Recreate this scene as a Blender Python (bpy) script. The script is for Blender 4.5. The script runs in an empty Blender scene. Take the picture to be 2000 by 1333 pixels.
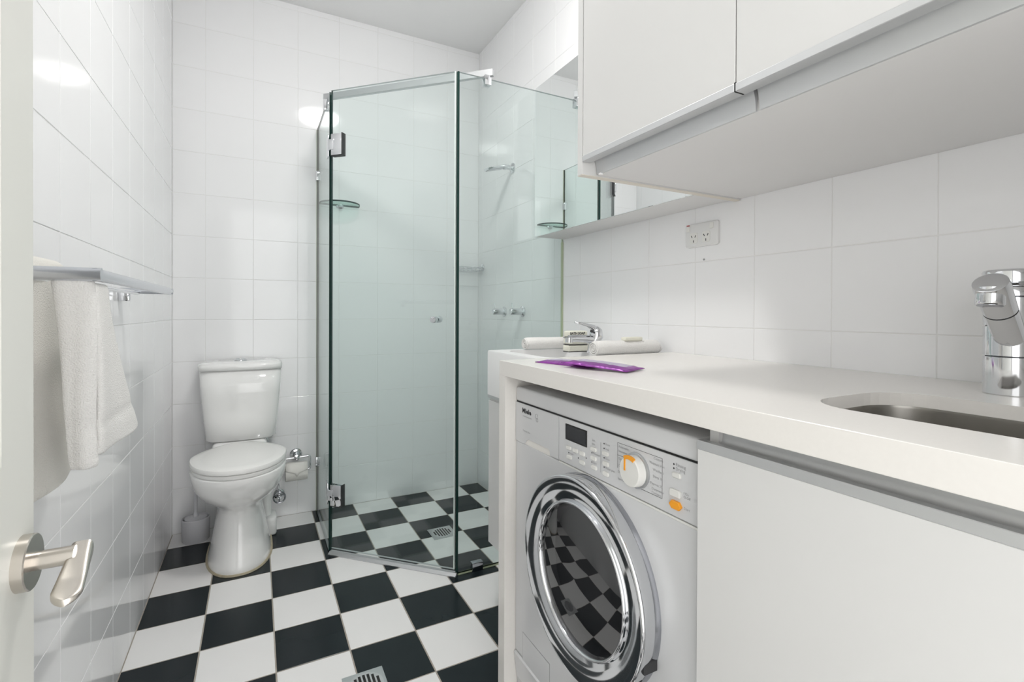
import bpy, bmesh, math, random
from mathutils import Vector, Matrix
from math import pi, sin, cos
random.seed(7)
S = bpy.context.scene
COL = S.collection

# ------------------------------------------------------------------ camera
FPX, YAW, PIT, ROL, CY, CAMH = 957.4, .4801, -.0054, .0039, 615.4, 1.0332
s_, c_ = sin(YAW), cos(YAW); sp, cp = sin(PIT), cos(PIT); sr, cr = sin(ROL), cos(ROL)
right = Vector((c_*cr - s_*sp*sr, -s_*cr - c_*sp*sr, cp*sr))
up = Vector((-c_*sr - s_*sp*cr, s_*sr - c_*sp*cr, cp*cr))
fwd = Vector((s_*cp, c_*cp, sp))
cam = bpy.data.cameras.new('camera'); camo = bpy.data.objects.new('camera', cam); COL.objects.link(camo)
M = Matrix((right, up, -fwd)).transposed().to_4x4(); M.translation = Vector((0, 0, CAMH))
camo.matrix_world = M
cam.sensor_width = 36; cam.lens = FPX/2000*36; cam.shift_y = (CY-666.5)/2000
cam.clip_start = .01; cam.clip_end = 50
S.camera = camo

# ------------------------------------------------------------------ light
W = bpy.data.worlds.new('world'); S.world = W; W.use_nodes = True
bg = W.node_tree.nodes['Background']; bg.inputs[0].default_value = (1.0, .995, .985, 1); bg.inputs[1].default_value = 2.0
S.view_settings.view_transform = 'Standard'; S.view_settings.look = 'None'
S.view_settings.gamma = 1; S.view_settings.use_curve_mapping = False
S.view_settings.exposure = 0.29
LAMP_EMIT = 50.0

# ------------------------------------------------------------------ materials
MAT = {}
def mat(name, col, rough=.4, metal=0, spec=.5, coat=0, noise=0, nscale=40, bump=0, bscale=200, emit=None, trans=0):
    m = bpy.data.materials.new(name); m.use_nodes = True
    nt = m.node_tree; b = nt.nodes['Principled BSDF']
    col4 = (*col, 1)
    b.inputs['Base Color'].default_value = col4
    b.inputs['Roughness'].default_value = rough; b.inputs['Metallic'].default_value = metal
    b.inputs['Specular IOR Level'].default_value = spec
    b.inputs['Coat Weight'].default_value = coat
    b.inputs['Transmission Weight'].default_value = trans
    tc = nt.nodes.new('ShaderNodeTexCoord')
    if noise:
        n = nt.nodes.new('ShaderNodeTexNoise'); n.inputs['Scale'].default_value = nscale; n.inputs['Detail'].default_value = 4
        nt.links.new(tc.outputs['Object'], n.inputs['Vector'])
        mx = nt.nodes.new('ShaderNodeMix'); mx.data_type = 'RGBA'
        mx.inputs['A'].default_value = tuple(max(0, c*(1-noise)) for c in col)+(1,)
        mx.inputs['B'].default_value = tuple(min(1, c*(1+noise)) for c in col)+(1,)
        nt.links.new(n.outputs['Fac'], mx.inputs['Factor']); nt.links.new(mx.outputs['Result'], b.inputs['Base Color'])
    if bump:
        n = nt.nodes.new('ShaderNodeTexNoise'); n.inputs['Scale'].default_value = bscale; n.inputs['Detail'].default_value = 3
        nt.links.new(tc.outputs['Object'], n.inputs['Vector'])
        bp = nt.nodes.new('ShaderNodeBump'); bp.inputs['Strength'].default_value = bump; bp.inputs['Distance'].default_value = .002
        nt.links.new(n.outputs['Fac'], bp.inputs['Height']); nt.links.new(bp.outputs['Normal'], b.inputs['Normal'])
    if emit:
        b.inputs['Emission Color'].default_value = (1, .985, .96, 1); b.inputs['Emission Strength'].default_value = emit
    MAT[name] = m
    return m
mat('wall_tile_glaze', (.925, .927, .937), .07, spec=.5, noise=.008, nscale=3)
mat('grout_white', (.85, .85, .84), .8, noise=.04, nscale=30)
mat('grout_floor', (.42, .38, .33), .85, noise=.25, nscale=25)
mat('floor_tile_white', (.90, .893, .888), .32, noise=.015, nscale=8)
mat('floor_tile_black', (.012, .018, .021), .22, spec=.22, noise=.12, nscale=12)
mat('paint_white', (.95, .95, .95), .6, noise=.01, nscale=6)
mat('paint_door', (.80, .80, .755), .35, noise=.01, nscale=6)
mat('ceramic', (.93, .93, .92), .09, coat=.5)
mat('ceramic_basin', (.88, .88, .88), .3)
mat('seat_plastic', (.90, .897, .88), .22)
mat('sealant', (.48, .42, .30), .6, noise=.3, nscale=60)
mat('chrome', (.72, .73, .75), .06, metal=1)
mat('chrome_dark', (.42, .43, .46), .12, metal=1)
mat('nickel', (.62, .58, .53), .26, metal=1, noise=.05, nscale=90)
mat('aluminium', (.60, .61, .62), .34, metal=1, noise=.03, nscale=200)
mat('alu_satin', (.66, .67, .68), .42, metal=.75)
mat('steel', (.40, .385, .36), .28, metal=1, noise=.12, nscale=25)
mat('towel', (.87, .86, .84), .95, spec=.1, bump=1.0, bscale=420, noise=.03, nscale=120)
mat('towel_cream', (.85, .83, .78), .95, spec=.1, bump=.9, bscale=420)
mat('cabinet_gloss', (.735, .733, .725), .25, noise=.006, nscale=5)
mat('cabinet_edge', (.80, .75, .66), .4)
mat('cabinet_under', (.79, .785, .78), .45, noise=.01, nscale=5)
mat('stone', (.86, .835, .80), .22, noise=.02, nscale=160)
mat('appliance', (.68, .685, .695), .22)
mat('appliance_button', (.80, .795, .765), .35)
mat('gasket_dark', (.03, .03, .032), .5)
mat('shadow_black', (.012, .012, .012), .7)
mat('display', (.03, .032, .036), .12)
mat('orange', (.95, .38, .02), .35)
mat('print_black', (.03, .03, .035), .5)
mat('print_grey', (.33, .33, .34), .6)
mat('mirror', (.93, .95, .945), .0, metal=1)
mat('paper', (.87, .85, .81), .9, bump=.3, bscale=300)
mat('brush_plastic', (.74, .74, .77), .25, trans=.0)
mat('purple_foil', (.26, .045, .32), .28, metal=.25, noise=.55, nscale=40, bump=1.0, bscale=60)
mat('purple_band', (.52, .47, .60), .35, metal=.2, noise=.3, nscale=60, bump=.8, bscale=60)
mat('soap_wrap', (.84, .83, .72), .4)
mat('outlet_plastic', (.82, .82, .815), .25)
mat('red_dot', (.55, .12, .14), .4)
mat('lamp_glass', (.95, .95, .93), .4, emit=LAMP_EMIT)
mat('glass_edge', (.008, .035, .030), .35, spec=.25)
mat('seal_clear', (.70, .78, .75), .3)
mat('chrome_satin', (.60, .62, .66), .2, metal=1)
mat('drum_grey', (.10, .10, .105), .35)
mat('glass_edge_pale', (.50, .56, .38), .25)

def glass_mat(name, tint, base=.035):
    m = bpy.data.materials.new(name); m.use_nodes = True; nt = m.node_tree; nt.nodes.clear()
    out = nt.nodes.new('ShaderNodeOutputMaterial'); mix = nt.nodes.new('ShaderNodeMixShader')
    tr = nt.nodes.new('ShaderNodeBsdfTransparent'); tr.inputs[0].default_value = (*tint, 1)
    gl = nt.nodes.new('ShaderNodeBsdfGlossy'); gl.inputs['Roughness'].default_value = 0.0
    lw = nt.nodes.new('ShaderNodeLayerWeight'); lw.inputs['Blend'].default_value = .5
    pw = nt.nodes.new('ShaderNodeMath'); pw.operation = 'POWER'; pw.inputs[1].default_value = 5.0
    mu = nt.nodes.new('ShaderNodeMath'); mu.operation = 'MULTIPLY_ADD'; mu.inputs[1].default_value = .6; mu.inputs[2].default_value = base
    nt.links.new(lw.outputs['Facing'], pw.inputs[0]); nt.links.new(pw.outputs[0], mu.inputs[0])
    nt.links.new(mu.outputs[0], mix.inputs[0]); nt.links.new(tr.outputs[0], mix.inputs[1]); nt.links.new(gl.outputs[0], mix.inputs[2])
    nt.links.new(mix.outputs[0], out.inputs[0]); MAT[name] = m
    return m
glass_mat('shower_glass', (.942, .977, .969))
glass_mat('shelf_glass', (.80, .93, .89))
glass_mat('window_glass', (.45, .45, .46), .16)

# ------------------------------------------------------------------ helpers
def world_loc(o):
    v = Vector((0, 0, 0))
    while o is not None: v += o.location; o = o.parent
    return v
def obj(name, bm, m, parent=None, smooth=False, mats=None):
    """links the bmesh (built in world coordinates) as one mesh object under parent"""
    if parent is not None: bmesh.ops.translate(bm, verts=bm.verts, vec=-world_loc(parent))
    me = bpy.data.meshes.new(name)
    bmesh.ops.recalc_face_normals(bm, faces=bm.faces)
    bm.to_mesh(me); bm.free()
    for mm in (mats or [m]): me.materials.append(MAT[mm])
    if smooth:
        for p in me.polygons: p.use_smooth = True
        if smooth != 'all':
            try: me.set_sharp_from_angle(angle=math.radians(38))
            except Exception: pass
    o = bpy.data.objects.new(name, me); COL.objects.link(o)
    if parent is not None: o.parent = parent
    else:  # origin at base centre
        co = [v.co for v in me.vertices]
        b = Vector(((min(c.x for c in co)+max(c.x for c in co))/2, (min(c.y for c in co)+max(c.y for c in co))/2, min(c.z for c in co)))
        me.transform(Matrix.Translation(-b)); o.location = b
    return o
def tag(o, label=None, cat=None, group=None, kind=None):
    if label: o['label'] = label
    if cat: o['category'] = cat
    if group: o['group'] = group
    if kind: o['kind'] = kind
    return o
def thing(name, loc, label, cat, group=None, kind=None):
    o = bpy.data.objects.new(name, None); COL.objects.link(o); o.location = loc; o.empty_display_size = .05
    return tag(o, label, cat, group, kind)
def NB(): return bmesh.new()
def box(bm, lo, hi, r=0, seg=2):
    t = bmesh.new()
    bmesh.ops.create_cube(t, size=1)
    lo, hi = Vector(lo), Vector(hi); ce = (lo+hi)/2; d = hi-lo
    for v in t.verts: v.co = Vector((v.co.x*d.x, v.co.y*d.y, v.co.z*d.z)) + ce
    if r: bmesh.ops.bevel(t, geom=t.edges[:], offset=r, segments=seg, affect='EDGES', profile=.5)
    merge(bm, t)
    return bm
def merge(bm, t, mtx=None):
    if mtx is not None: bmesh.ops.transform(t, matrix=mtx, verts=t.verts)
    me = bpy.data.meshes.new('tmp'); t.to_mesh(me); t.free(); bm.from_mesh(me); bpy.data.meshes.remove(me)
def frame_from(axis):
    a = Vector(axis).normalized()
    u = Vector((0, 0, 1)) if abs(a.z) < .9 else Vector((1, 0, 0))
    x = a.cross(u).normalized(); y = x.cross(a).normalized()
    return x, y, a
def lathe(bm, origin, axis, prof, n=32, cap0=True, cap1=True, squash=None):
    """prof: list of (radius, distance along axis)"""
    x, y, a = frame_from(axis); o = Vector(origin); rings = []
    for r, t in prof:
        rings.append([bm.verts.new(o + a*t + (x*cos(2*pi*k/n) + y*sin(2*pi*k/n)*(squash or 1))*r) for k in range(n)])
    for A, B in zip(rings, rings[1:]):
        for k in range(n): bm.faces.new((A[k], A[(k+1) % n], B[(k+1) % n], B[k]))
    if cap0 and prof[0][0] > 1e-6: bm.faces.new(rings[0][::-1])
    if cap1 and prof[-1][0] > 1e-6: bm.faces.new(rings[-1])
    return bm
def cyl(bm, a, b, r, n=24, r2=None, bev=0):
    a, b = Vector(a), Vector(b); L = (b-a).length; r2 = r if r2 is None else r2
    p = [(r, 0), (r2, L)] if not bev else [(r-bev, 0), (r, bev), (r2, L-bev), (r2-bev, L)]
    return lathe(bm, a, b-a, p, n)
def tube(bm, pts, r, n=12, cap=True):
    """swept circle; r is one radius or a list"""
    pts = [Vector(p) for p in pts]; R = r if isinstance(r, (list, tuple)) else [r]*len(pts)
    rings = []; prev = None
    for i, p in enumerate(pts):
        d = (pts[min(i+1, len(pts)-1)] - pts[max(i-1, 0)]).normalized()
        if prev is None: x, y, _ = frame_from(d)
        else:
            x = prev - d*prev.dot(d); x.normalize(); y = d.cross(x)
        prev = x; y = d.cross(x)
        rings.append([bm.verts.new(p + (x*cos(2*pi*k/n)+y*sin(2*pi*k/n))*R[i]) for k in range(n)])
    for A, B in zip(rings, rings[1:]):
        for k in range(n): bm.faces.new((A[k], A[(k+1) % n], B[(k+1) % n], B[k]))
    if cap: bm.faces.new(rings[0][::-1]); bm.faces.new(rings[-1])
    return bm
def arc(p0, p1, p2, n=8):
    """quadratic bezier points"""
    p0, p1, p2 = Vector(p0), Vector(p1), Vector(p2)
    return [p0*(1-t)**2 + p1*2*t*(1-t) + p2*t*t for t in [i/n for i in range(n+1)]]
def loft(bm, rings, cap0=True, cap1=True):
    V = [[bm.verts.new(Vector(p)) for p in r] for r in rings]; n = len(V[0])
    for A, B in zip(V, V[1:]):
        for k in range(n): bm.faces.new((A[k], A[(k+1) % n], B[(k+1) % n], B[k]))
    if cap0: bm.faces.new(V[0][::-1])
    if cap1: bm.faces.new(V[-1])
    return V
def rrect(cx, cy, w, h, r, n=6):
    """2D rounded rectangle outline"""
    P = []
    for sx, sy, a0 in ((1, 1, 0), (-1, 1, 90), (-1, -1, 180), (1, -1, 270)):
        for k in range(n+1):
            a = math.radians(a0 + 90*k/n)
            P.append((cx + sx*(w/2-r) + r*cos(a), cy + sy*(h/2-r) + r*sin(a)))
    return P
def prism(bm, pts, fn, c0, c1, bev=0):
    """extrude 2D outline through fn(a,b,c)"""
    if not bev: loft(bm, [[fn(a, b, c0) for a, b in pts], [fn(a, b, c1) for a, b in pts]])
    else:
        ca = sum(p[0] for p in pts)/len(pts); cb = sum(p[1] for p in pts)/len(pts)
        wa = max(p[0] for p in pts)-ca; wb = max(p[1] for p in pts)-cb
        q = [(ca+(a-ca)*(1-bev/wa), cb+(b-cb)*(1-bev/wb)) for a, b in pts]
        sgn = 1 if c1 > c0 else -1
        loft(bm, [[fn(a, b, c0) for a, b in pts], [fn(a, b, c1-sgn*bev) for a, b in pts], [fn(a, b, c1) for a, b in q]])
    return bm
def text_bm(bm, s, size, fn, a, b, c=.0004, bold=0, align='LEFT', xs=1):
    cu = bpy.data.curves.new('t', 'FONT'); cu.body = s; cu.size = size; cu.offset = bold; cu.align_x = align; cu.resolution_u = 2
    o = bpy.data.objects.new('t', cu); COL.objects.link(o)
    me = bpy.data.meshes.new_from_object(o.evaluated_get(bpy.context.evaluated_depsgraph_get()))
    t = bmesh.new(); t.from_mesh(me)
    for v in t.verts: v.co = Vector(fn(a + v.co.x*xs, b + v.co.y, c))
    bpy.data.objects.remove(o); bpy.data.curves.remove(cu); bpy.data.meshes.remove(me)
    merge(bm, t)
def ellipse_ring(xc, yf, yb, hw, z, n=40, ef=2.2, eb=3.5, ym=None):
    """egg outline: front tip yf, back yb, widest at ym"""
    ym = ym if ym is not None else yf + (yb-yf)*.45
    P = []
    for k in range(n):
        t = 2*pi*k/n; cx_, sy_ = cos(t), sin(t)
        e = ef if sy_ < 0 else eb
        X = abs(cx_)**(2/e)*(1 if cx_ > 0 else -1); Y = abs(sy_)**(2/e)*(1 if sy_ > 0 else -1)
        P.append((xc + hw*X, ym + (Y*(yb-ym) if sy_ > 0 else Y*(ym-yf)), z))
    return P

# ------------------------------------------------------------------ room numbers (metres)
XL, XR, YB, YF, H = -.3443, 1.1866, 2.721, -.20, 2.588
TW, TZ, ZB = .2, .1959, 1.3834

# ------------------------------------------------------------------ tiled surfaces
tile_cache = {}
def tile_mesh(w, h, mname, th=.004, bv=.0009):
    key = (round(w, 4), round(h, 4), mname)
    if key not in tile_cache:
        bm = NB(); lo = [(-w/2, -h/2), (w/2, -h/2), (w/2, h/2), (-w/2, h/2)]
        r0 = [(x, y, -th) for x, y in lo]; r1 = [(x, y, -bv*.6) for x, y in lo]
        r2 = [(x-math.copysign(bv, x), y-math.copysign(bv, y), 0) for x, y in lo]
        loft(bm, [r0, r1, r2], cap0=False)
        bmesh.ops.recalc_face_normals(bm, faces=bm.faces)
        me = bpy.data.meshes.new('tile'); bm.to_mesh(me); bm.free(); me.materials.append(MAT[mname]); tile_cache[key] = me
    return tile_cache[key]
def cuts(lo, hi, line, pitch, mn=.02):
    """grid lines between lo and hi passing through line"""
    k = math.ceil((lo-line)/pitch); L = [lo]
    while line + k*pitch < hi - 1e-6:
        v = line + k*pitch
        if v - L[-1] > mn: L.append(v)
        k += 1
    if hi - L[-1] < mn and len(L) > 1: L.pop()
    L.append(hi); return L
def lay(parent, us, vs, place, mname, gap=.0019, skip=None, tilt=.0011):
    for i in range(len(us)-1):
        for j in range(len(vs)-1):
            u0, u1, v0, v1 = us[i], us[i+1], vs[j], vs[j+1]
            if skip and skip(u0, u1, v0, v1): continue
            me = tile_mesh(u1-u0-gap, v1-v0-gap, mname(i, j) if callable(mname) else mname)
            o = bpy.data.objects.new('tile', me); COL.objects.link(o); o.parent = parent
            m = place((u0+u1)/2, (v0+v1)/2)
            m = m @ Matrix.Rotation(random.uniform(-tilt, tilt), 4, 'X') @ Matrix.Rotation(random.uniform(-tilt, tilt), 4, 'Y')
            o.matrix_local = Matrix.Translation(-parent.location) @ m
def slab(name, lo, hi, m, label, cat):
    bm = NB(); box(bm, lo, hi); o = obj(name, bm, m); tag(o, label, cat, kind='structure'); return o
G = .0010   # joint recess
floor = slab('floor', (XL-.02, YF-.12, -.06), (XR+.02, YB+.02, -G), 'grout_floor', 'black and white chequered tile floor with brown grout joints', 'floor')
wb = slab('wall_back', (XL-.1, YB+G, -.06), (XR+.1, YB+.1, H+.06), 'grout_white', 'glossy white square tiled wall behind the toilet and shower', 'wall')
wl = slab('wall_left', (XL-.1, YF-.1, -.06), (XL-G, YB+G, H+.06), 'grout_white', 'glossy white square tiled wall on the left behind the towel rack', 'wall')
wr = slab('wall_right', (XR+G, YF-.1, -.06), (XR+.1, YB+G, H+.06), 'grout_white', 'white square tiled wall above the worktop and sink', 'wall')
ceil = slab('ceiling', (XL-.02, YF-.1, H), (XR+.02, YB+.02, H+.08), 'paint_white', 'plain white painted ceiling', 'ceiling')
# entry wall around the open doorway, behind the camera
DX0, DX1 = -.24, .62
bm = NB(); box(bm, (XL, YF-.1, -.05), (DX0, YF, H)); box(bm, (DX1, YF-.1, -.05), (XR, YF, H)); box(bm, (DX0, YF-.1, 2.06), (DX1, YF, H))
tag(obj('wall_front', bm, 'paint_white'), 'white painted wall around the open doorway', 'wall', kind='structure')

zr = cuts(0, H, ZB, TZ)
def pl_back(u, v): return Matrix(((-1, 0, 0, u), (0, 0, -1, YB), (0, 1, 0, v), (0, 0, 0, 1))) @ Matrix.Rotation(0, 4, 'Z')
def basis(x, y, z, t):
    m = Matrix((x, y, z)).transposed().to_4x4(); m.translation = Vector(t); return m
B_back = lambda u, v: basis((1, 0, 0), (0, 0, 1), (0, -1, 0), (u, YB, v))
B_left = lambda u, v: basis((0, 1, 0), (0, 0, 1), (1, 0, 0), (XL, u, v))
B_right = lambda u, v: basis((0, -1, 0), (0, 0, 1), (-1, 0, 0), (XR, u, v))
B_floor = lambda u, v: basis((1, 0, 0), (0, 1, 0), (0, 0, 1), (u, v, 0))
lay(wb, cuts(XL, XR, -.2149, TW), zr, B_back, 'wall_tile_glaze')
lay(wl, cuts(YF, YB, 1.471, TW), zr, B_left, 'wall_tile_glaze')
lay(wr, cuts(YF, YB, 1.4691, TW), zr, B_right, 'wall_tile_glaze',
    skip=lambda u0, u1, v0, v1: (u1 < .93 and v0 > 1.36) or (u1 < 1.10 and v1 < .88))
fx = cuts(XL, XR, -.1531, .2036); fy = cuts(YF-.1, YB, 2.1583, .2036)
jrow = [round((2.1583-.2036-y)/.2036) if abs(y-YB) > 1e-6 else 0 for y in fy]
def floor_col(i, j):
    ii = i-1
    jj = math.floor((2.1583 - (fy[j]+fy[j+1])/2)/.2036)
    return 'floor_tile_black' if (ii+jj) % 2 else 'floor_tile_white'
lay(floor, fx, fy, B_floor, floor_col, gap=.0042, tilt=.0006)

# ------------------------------------------------------------------ bathroom door (open against the left wall)
XD = -.200
d1 = thing('door_1', (XD-.02, .2, .012), 'off-white panelled door standing open at the left edge of the frame', 'door', kind='structure')
bm = NB(); DY = .662
def dfn(a, b, c): return (XD + c, DY - a, b)
box(bm, (XD-.038, DY-.79, .012), (XD-.004, DY, 2.03), .002, 1)
# raised stiles and rails leave a recessed panel
for (a0, a1, b0, b1) in ((0, .070, .012, 2.03), (.72, .79, .012, 2.03), (.070, .72, 1.88, 2.03), (.070, .72, .62, .893), (.070, .72, .012, .22)):
    box(bm, (XD-.006, DY-a1, b0), (XD, DY-a0, b1))
obj('leaf', bm, 'paint_door', d1)
bm = NB()
for (b0, b1) in ((.893, 1.88), (.22, .62)):
    for lo, hi in (((XD-.006, DY-.72, b0), (XD-.001, DY-.070, b0+.012)), ((XD-.006, DY-.72, b1-.012), (XD-.001, DY-.070, b1)),
                   ((XD-.006, DY-.082, b0), (XD-.001, DY-.070, b1)), ((XD-.006, DY-.72, b0), (XD-.001, DY-.708, b1))):
        box(bm, lo, hi, .002, 1)
obj('panel_moulding', bm, 'paint_door', d1)
hy, hz = .632, .7905
bm = NB(); lathe(bm, (XD, hy, hz), (1, 0, 0), [(.0262, 0), (.0262, .0085), (.0252, .0095), (.0, .0095)], 40)
ros = obj('handle_rosette', bm, 'nickel', d1, True); ros['label'] = 'brushed nickel round rosette'
bm = NB()
cyl(bm, (XD+.008, hy, hz), (XD+.040, hy, hz), .0088, 20)
# flat tapering blade of the lever, running back toward the hinges
out = []
N = 26
for k in range(N+1):
    t = k/N; t = 1-(1-t)**1.4; y = hy + .0105 - t*.068
    w = .0090 + .0028*min(1, t*1.25)
    if t > .80: w *= math.sqrt(max(.02, 1-((t-.80)/.2)**2))
    hh = .0085 - .0052*min(1, t*1.6)
    xc = XD + .0430 + .003*t; zc = hz + .0005 - .021*t
    ring = []
    for q in range(24):
        a = 2*pi*q/24
        ring.append((xc + w*math.copysign(abs(cos(a))**.5, cos(a)), y, zc + hh*math.copysign(abs(sin(a))**.6, sin(a))))
    out.append(ring)
loft(bm, out)
lev = obj('lever', bm, 'nickel', ros, True); lev['label'] = 'brushed nickel blade lever'

# ------------------------------------------------------------------ ceiling lamp (seen in the tiles)
cl = thing('ceiling_light', (.43, 1.33, H-.09), 'round white oyster ceiling light above the middle of the room', 'lamp')
bm = NB(); lathe(bm, (.43, 1.33, H), (0, 0, -1), [(.165, 0), (.165, .025), (.160, .03)], 48); obj('base_plate', bm, 'paint_white', cl, True)
bm = NB(); lathe(bm, (.43, 1.33, H-.028), (0, 0, -1), [(.140, 0), (.137, .015), (.120, .030), (.09, .040), (.05, .046), (.0, .048)], 48); obj('glass_shade', bm, 'lamp_glass', cl, True)

# ------------------------------------------------------------------ toilet
XT = -.062
to = thing('toilet', (XT, 2.45, 0), 'white close-coupled ceramic toilet with closed lid against the back wall', 'toilet')
bm = NB()
Z = [(.000, .120, 2.185, 2.66), (.006, .121, 2.183, 2.66), (.03, .116, 2.188, 2.655), (.10, .102, 2.205, 2.64), (.17, .090, 2.222, 2.63), (.215, .084, 2.232, 2.62), (.245, .092, 2.222, 2.62),
     (.268, .120, 2.190, 2.62), (.295, .146, 2.155, 2.62), (.33, .164, 2.125, 2.63), (.365, .173, 2.108, 2.64), (.395, .176, 2.100, 2.64), (.400, .174, 2.102, 2.64)]
loft(bm, [ellipse_ring(XT, f, b, w, z, 48, 2.25, 3.2 if z > .25 else 3.0, f+(b-f)*(.45 if z > .25 else .5)) for z, w, f, b in Z])
obj('pan', bm, 'ceramic', to, 'all')
bm = NB()  # rear platform carrying the cistern
box(bm, (XT-.115, 2.53, .33), (XT+.105, 2.715, .440), .02, 3); obj('cistern_shelf', bm, 'ceramic', to, 'all')
bm = NB()
loft(bm, [ellipse_ring(XT, 2.178, 2.665, .127, 0.0, 40, 2.25, 3, 2.42), ellipse_ring(XT, 2.18, 2.665, .125, .007, 40, 2.25, 3, 2.42)]); o = obj('sealant_bead', bm, 'sealant', to); o['label'] = 'brownish sealant around the foot'
def lid_ring(z, g=0):
    P = []
    n = 56
    for k in range(n):
        t = 2*pi*k/n; cx_, sy_ = cos(t), sin(t)
        if sy_ < 0:
            P.append((XT + (.178-g)*math.copysign(abs(cx_)**.93, cx_), 2.345 + (.252-g)*sy_*1.0 if True else 0, z))
        else:
            yy = (.175)*sy_**.9
            w = .178 - g
            # shoulders sweep in to a narrower hinge edge
            s = min(1, yy/.175)
            wx = w*(1 - .43*(s**1.5))
            edge = abs(cx_)**.5
            P.append((XT + math.copysign(min(wx, wx*edge*1.0 + 0), cx_) if s < .999 else XT + math.copysign(wx*edge, cx_), 2.345 + yy, z))
    return P
bm = NB(); loft(bm, [lid_ring(.400, .012), lid_ring(.403, .004), lid_ring(.415, .002), lid_ring(.418, .006)]); obj('seat', bm, 'seat_plastic', to, True)
bm = NB(); loft(bm, [lid_ring(.4185, .007), lid_ring(.421, .001), lid_ring(.430, .0), lid_ring(.437, .003), lid_ring(.441, .012), lid_ring(.443, .04)]); obj('lid', bm, 'seat_plastic', to, True)
def cis_ring(z, hw, yf, e=5.5):
    P = []; n = 56; yb = 2.716
    for k in range(n):
        t = 2*pi*k/n; cx_, sy_ = cos(t), sin(t)
        X = math.copysign(abs(cx_)**(2/e), cx_); Y = math.copysign(abs(sy_)**(2/e), sy_)
        ym = (yf+yb)/2
        bow = .012*(1-X*X) if Y < 0 else 0
        P.append((XT+hw*X, ym + (yb-ym)*Y - bow*abs(Y), z))
    return P
bm = NB(); loft(bm, [cis_ring(.447, .128, 2.572), cis_ring(.442, .135, 2.562), cis_ring(.450, .142, 2.555), cis_ring(.55, .152, 2.545), cis_ring(.66, .161, 2.536), cis_ring(.764, .166, 2.530)]); obj('cistern', bm, 'ceramic', to, 'all')
bm = NB(); loft(bm, [cis_ring(.7655, .164, 2.533), cis_ring(.766, .170, 2.526), cis_ring(.785, .171, 2.524), cis_ring(.795, .168, 2.528), cis_ring(.801, .155, 2.545), cis_ring(.803, .10, 2.58)]); obj('cistern_lid', bm, 'ceramic', to, 'all')
bm = NB(); lathe(bm, (XT-.004, 2.62, .801), (0, 0, 1), [(.026, 0), (.026, .006), (.022, .009), (.0215, .007), (.0, .008)], 32); o = obj('flush_button', bm, 'chrome', to, True); o['label'] = 'round chrome flush button'
for sx in (-1, 1):
    bm = NB(); cyl(bm, (XT+sx*.075, 2.522, .405), (XT+sx*.075, 2.522, .430), .009, 12); o = obj('hinge_post', bm, 'chrome', to)
bm = NB(); box(bm, (XT+.10, 2.50, .0), (XT+.145, 2.60, .09), .012, 2); box(bm, (XT+.085, 2.52, .06), (XT+.125, 2.61, .30), .02, 3); obj('trap_casing', bm, 'ceramic', to, 'all')

# toilet brush
bx, by = -.243, 2.615
br = thing('toilet_brush', (bx, by, 0), 'toilet brush in a milky grey plastic pot on the floor left of the toilet', 'brush')
bm = NB(); lathe(bm, (bx, by, 0), (0, 0, 1), [(.050, 0), (.053, .004), (.055, .10), (.052, .103), (.050, .1), (.047, .02), (0, .018)], 36); obj('pot', bm, 'brush_plastic', br, True)
bm = NB(); lathe(bm, (bx, by, .03), (0, 0, 1), [(.02, 0), (.036, .01), (.038, .05), (.02, .07)], 20); obj('bristles', bm, 'paper', br, True)
bm = NB(); lathe(bm, (bx, by, .095), (0, 0, 1), [(.044, 0), (.044, .006), (.012, .012), (.007, .03), (.007, .17), (.0095, .18), (.0095, .235), (.004, .245)], 20); obj('handle', bm, 'brush_plastic', br, True)

# toilet roll holder and roll
hx, hz2 = .178, .306
rh = thing('toilet_roll_holder', (hx, YB, hz2-.07), 'chrome C-shaped toilet roll holder on the back wall beside the shower glass', 'holder')
bm = NB(); lathe(bm, (hx, YB, hz2), (0, -1, 0), [(.029, 0), (.029, .004), (.025, .009), (.016, .011), (.012, .018), (.011, .05), (.013, .056), (.013, .068), (.0, .07)], 32); obj('rosette', bm, 'chrome', rh, True)
bm = NB(); yh = YB-.060; zr_ = hz2-.066
tube(bm, [(hx-.055, yh, hz2-.004), (hx+.045, yh, hz2-.001)] + arc((hx+.050, yh, hz2), (hx+.062, yh, hz2), (hx+.062, yh, hz2-.012), 5) + [(hx+.062, yh, zr_+.012)] + arc((hx+.062, yh, zr_+.01), (hx+.062, yh, zr_), (hx+.05, yh, zr_), 5) + [(hx-.05, yh, zr_)], .0048, 12)
obj('bent_arm', bm, 'chrome', rh, True)
tr = thing('toilet_roll', (hx, yh, zr_-.047), 'white toilet roll with folded pointed end on the chrome holder', 'toilet roll')
bm = NB(); lathe(bm, (hx-.052, yh, zr_-.004), (1, 0, 0), [(.019, 0), (.044, 0), (.045, .002), (.045, .098), (.044, .1), (.019, .1), (.019, 0)], 40, False, False); obj('paper_roll', bm, 'paper', tr, True)
bm = NB()
R = .0462
def onroll(x, a, r=R): return (x, yh - r*cos(a), zr_-.004 + r*sin(a))
rows = []
A0, A1 = math.radians(80), math.radians(18)
for k in range(7):
    a = A0 + (A1-A0)*k/6; rows.append(((hx-.0515, hx+.0475), a))
ver = []
for (x0, x1), a in rows: ver.append([bm.verts.new(onroll(x0+(x1-x0)*i/4, a)) for i in range(5)])
for A, B in zip(ver, ver[1:]):
    for i in range(4): bm.faces.new((A[i], A[i+1], B[i+1], B[i]))
tipr = [bm.verts.new(onroll(hx-.002 + (q-.5)*.05*f, math.radians(18) - math.radians(30)*(1-f))) for f in (.5,) for q in (0, .5, 1)]
tip = bm.verts.new(onroll(hx-.002, math.radians(-22)))
L = ver[-1]
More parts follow.
